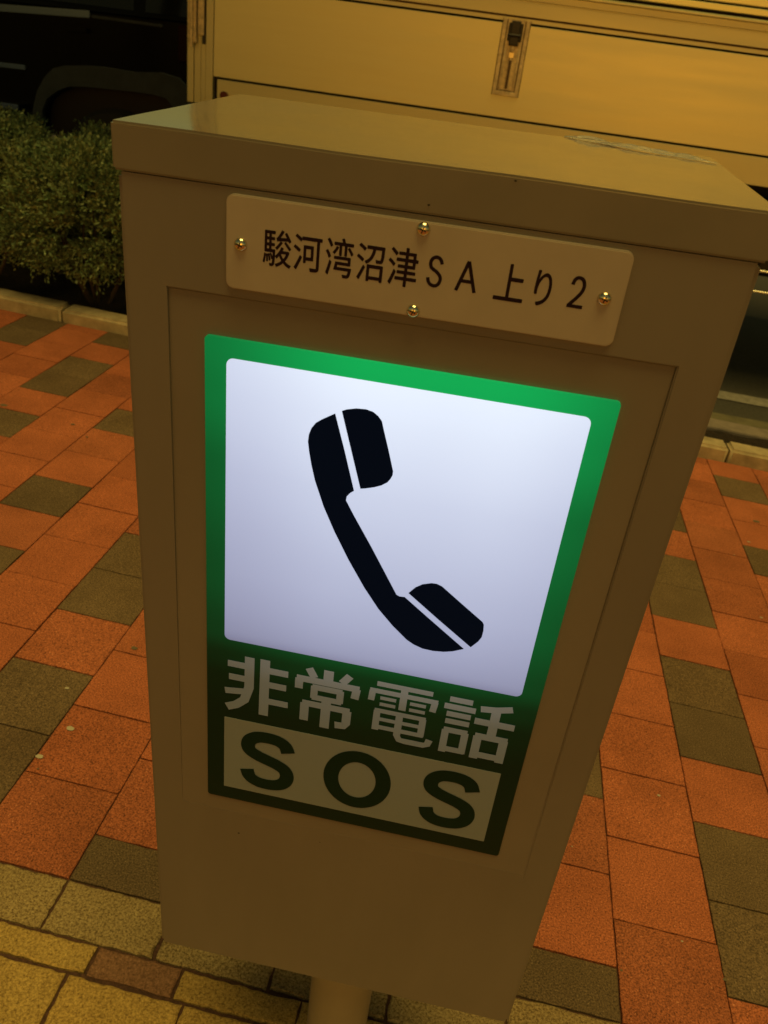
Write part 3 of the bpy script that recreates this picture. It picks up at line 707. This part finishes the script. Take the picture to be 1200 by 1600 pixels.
# cabin, leaning inwards above the belt
bm = B()
gb = [(.90, 1.22), (-1.95, 1.19), (-1.35, 1.78), (.72, 1.82)]
a = [bm.verts.new((x, .02, z)) if z < 1.5 else bm.verts.new((x, .16, z)) for x, z in gb]; b = [bm.verts.new((x, CW - .02, z)) if z < 1.5 else bm.verts.new((x, CW - .16, z)) for x, z in gb]
bm.faces.new(a); bm.faces.new(b[::-1])
for i in range(4): j = (i + 1) % 4; bm.faces.new((a[j], a[i], b[i], b[j]))
bmesh.ops.recalc_face_normals(bm, faces=bm.faces); bmesh.ops.bevel(bm, geom=list(bm.edges), offset=.03, segments=3, affect='EDGES')
obj('cabin', bm, M['car'], cr, True)
for x0, x1 in ((-1.65, -.72), (-.64, .18), (.26, .78)):
    bm = B(); zt = 1.70; k = .125
    pts = [(x0, 1.27), (x1, 1.27), (x1 - .02, zt), (x0 + (.35 if x0 < -1 else .0), zt)]
    vs = [bm.verts.new((x, .02 + (z - 1.2) * .235 - .006, z)) for x, z in pts]; vb = [bm.verts.new((x, .02 + (z - 1.2) * .235 + .01, z)) for x, z in pts]
    bm.faces.new(vs); bm.faces.new(vb[::-1])
    for i in range(4): j = (i + 1) % 4; bm.faces.new((vs[j], vs[i], vb[i], vb[j]))
    bmesh.ops.recalc_face_normals(bm, faces=bm.faces); obj('window', bm, M['glass'], cr)
# wheel arch mouldings (flat topped, wide)
arch_out = [(-2.989, .447), (-2.963, .57), (-2.924, .68), (-2.856, .784), (-2.787, .847), (-2.706, .876), (-2.532, .904), (-2.402, .913), (-2.207, .916), (-2.01, .944), (-1.88, .93), (-1.78, .84), (-1.74, .60)]
ao = [L(p) for p in arch_out]
for dx in (0, -2.85):
    bm = B(); n = len(ai)
    A = [(x + dx, z) for x, z in ao]; I_ = [(x + dx, z) for x, z in ai]
    for i in range(n - 1):
        q = (A[i], A[i + 1], I_[i + 1], I_[i])
        f = [bm.verts.new((p[0], -.045 if k in (0, 1) else -.04, p[1])) for k, p in enumerate(q)]; bk = [bm.verts.new((p[0], .12, p[1])) for p in q]
        bm.faces.new(f); bm.faces.new((f[0], f[1], bk[1], bk[0])); bm.faces.new((f[3], f[2], bk[2], bk[3]))
    bmesh.ops.remove_doubles(bm, verts=bm.verts, dist=1e-5); bmesh.ops.recalc_face_normals(bm, faces=bm.faces)
    obj('wheel_arch_trim', bm, M['mould'], cr, True, 40)
def car_floor(xl): return ground_z(SX + xl) - ST * xl
for xl in (.02, -2.83):
    for y in (.14, CW - .14): wheel(xl, y, car_floor(xl) + .42, .42, .26, cr, -1 if y < 1 else 1)
def trim(name, p0, p1, h, y, m, d_=.02):
    bm = B(); a, b = L(p0), L(p1)
    pts = [(a[0], a[1]), (b[0], b[1]), (b[0], b[1] + h), (a[0], a[1] + h)]
    prism_y(bm, pts, y - d_, y + .01); bmesh.ops.bevel(bm, geom=list(bm.edges), offset=.005, segments=2, affect='EDGES')
    return obj(name, bm, m, cr, True, 50)
trim('belt_trim', (-3.95, 1.06), (-2.515, 1.190), .043, .005, M['chrome'])
trim('belt_trim', (-2.505, 1.192), (-2.0, 1.212), .018, .005, M['mould'])
trim('door_moulding', (-4.3, .72), (-3.01, .800), .030, 0, M['chrome'])
trim('side_step', (-4.6, .47), (-3.03, .546), .034, -.02, M['chrome'], .10)
for x in (-2.70, -3.75): trim('door_handle', (x, 1.085), (x + .17, 1.098), .028, -.005, M['car'], .035)
bm = B(); box(bm, .50, .99, -.012, .2, 1.0, 1.22, .01); M['dark_lens'] = mat('dark_red_lens', (.008, .001, .001), .3, spec=.08); obj('tail_light', bm, M['dark_lens'], cr)
bm = B(); box(bm, .6, 1.12, -.01, CW + .01, .5, .78, .03); obj('rear_bumper', bm, M['mould'], cr)
bm = B(); box(bm, -3.9, -3.5, -.01, CW + .01, .45, .8, .04); obj('front_bumper', bm, M['mould'], cr)

# unseen tree added to shade the car and the truck's rear corner
def tree(x, y):
    rnd = random.Random(11)
    t = empty('added_shade_tree', (x, y, 0)); tag(t, 'unseen broadleaf tree added left of the hedge to shade the car and truck', 'tree')
    bm = B(); p = Vector((0, 0, -.1)); r = .11; tips = []
    for k in range(6):
        q = p + Vector((rnd.uniform(-.05, .12), rnd.uniform(-.05, .05), .62)); cyl(bm, p, q, r, 14, r * .9); p = q; r *= .9
        if k >= 3:
            for m_ in range(3):
                a = rnd.uniform(0, 6.28); e1 = p + Vector((math.cos(a) * .7, math.sin(a) * .6, .75)); e2 = e1 + Vector((math.cos(a) * .5, math.sin(a) * .5, .5))
                cyl(bm, p, e1, r * .5, 9, r * .32); cyl(bm, e1, e2, r * .32, 7, r * .12)
    obj('trunk', bm, M['bark'], t, True, 60)
    vs = []; fs = []; cl = []
    for c in range(230):
        th = rnd.uniform(0, 6.28); u = rnd.uniform(-1, 1); rr = rnd.uniform(.3, 1) ** .5; s_ = math.sqrt(1 - u * u)
        cc = Vector((.95 + 2.15 * rr * s_ * math.cos(th), 1.35 * rr * s_ * math.sin(th) - .45, 4.9 + 1.3 * rr * u)); tn = rnd.uniform(.7, 1.2)
        for _ in range(46):
            o_ = Vector((rnd.gauss(0, .17), rnd.gauss(0, .17), rnd.gauss(0, .13))); d1 = Vector((rnd.gauss(0, 1), rnd.gauss(0, 1), rnd.gauss(0, .6))).normalized(); d2 = d1.cross(Vector((rnd.gauss(0, 1), rnd.gauss(0, 1), rnd.gauss(0, 1)))).normalized()
            p = cc + o_; i = len(vs); l = rnd.uniform(.05, .09)
            vs.extend([p - d1 * l, p + d2 * l * .5, p + d1 * l, p - d2 * l * .5]); fs.append((i, i + 1, i + 2, i + 3)); cl.append(tn * rnd.uniform(.8, 1.2))
    me = bpy.data.meshes.new('crown'); me.from_pydata([tuple(v) for v in vs], [], fs)
    ca = me.color_attributes.new('tone', 'FLOAT_COLOR', 'CORNER'); buf = []
    for c in cl: buf.extend([.06 * c, .09 * c, .025 * c, 1.0] * 4)
    ca.data.foreach_set('color', buf); me.materials.append(M['leaf'])
    o = bpy.data.objects.new('crown', me); C.objects.link(o); o.parent = t
tree(-2.85, 3.75)
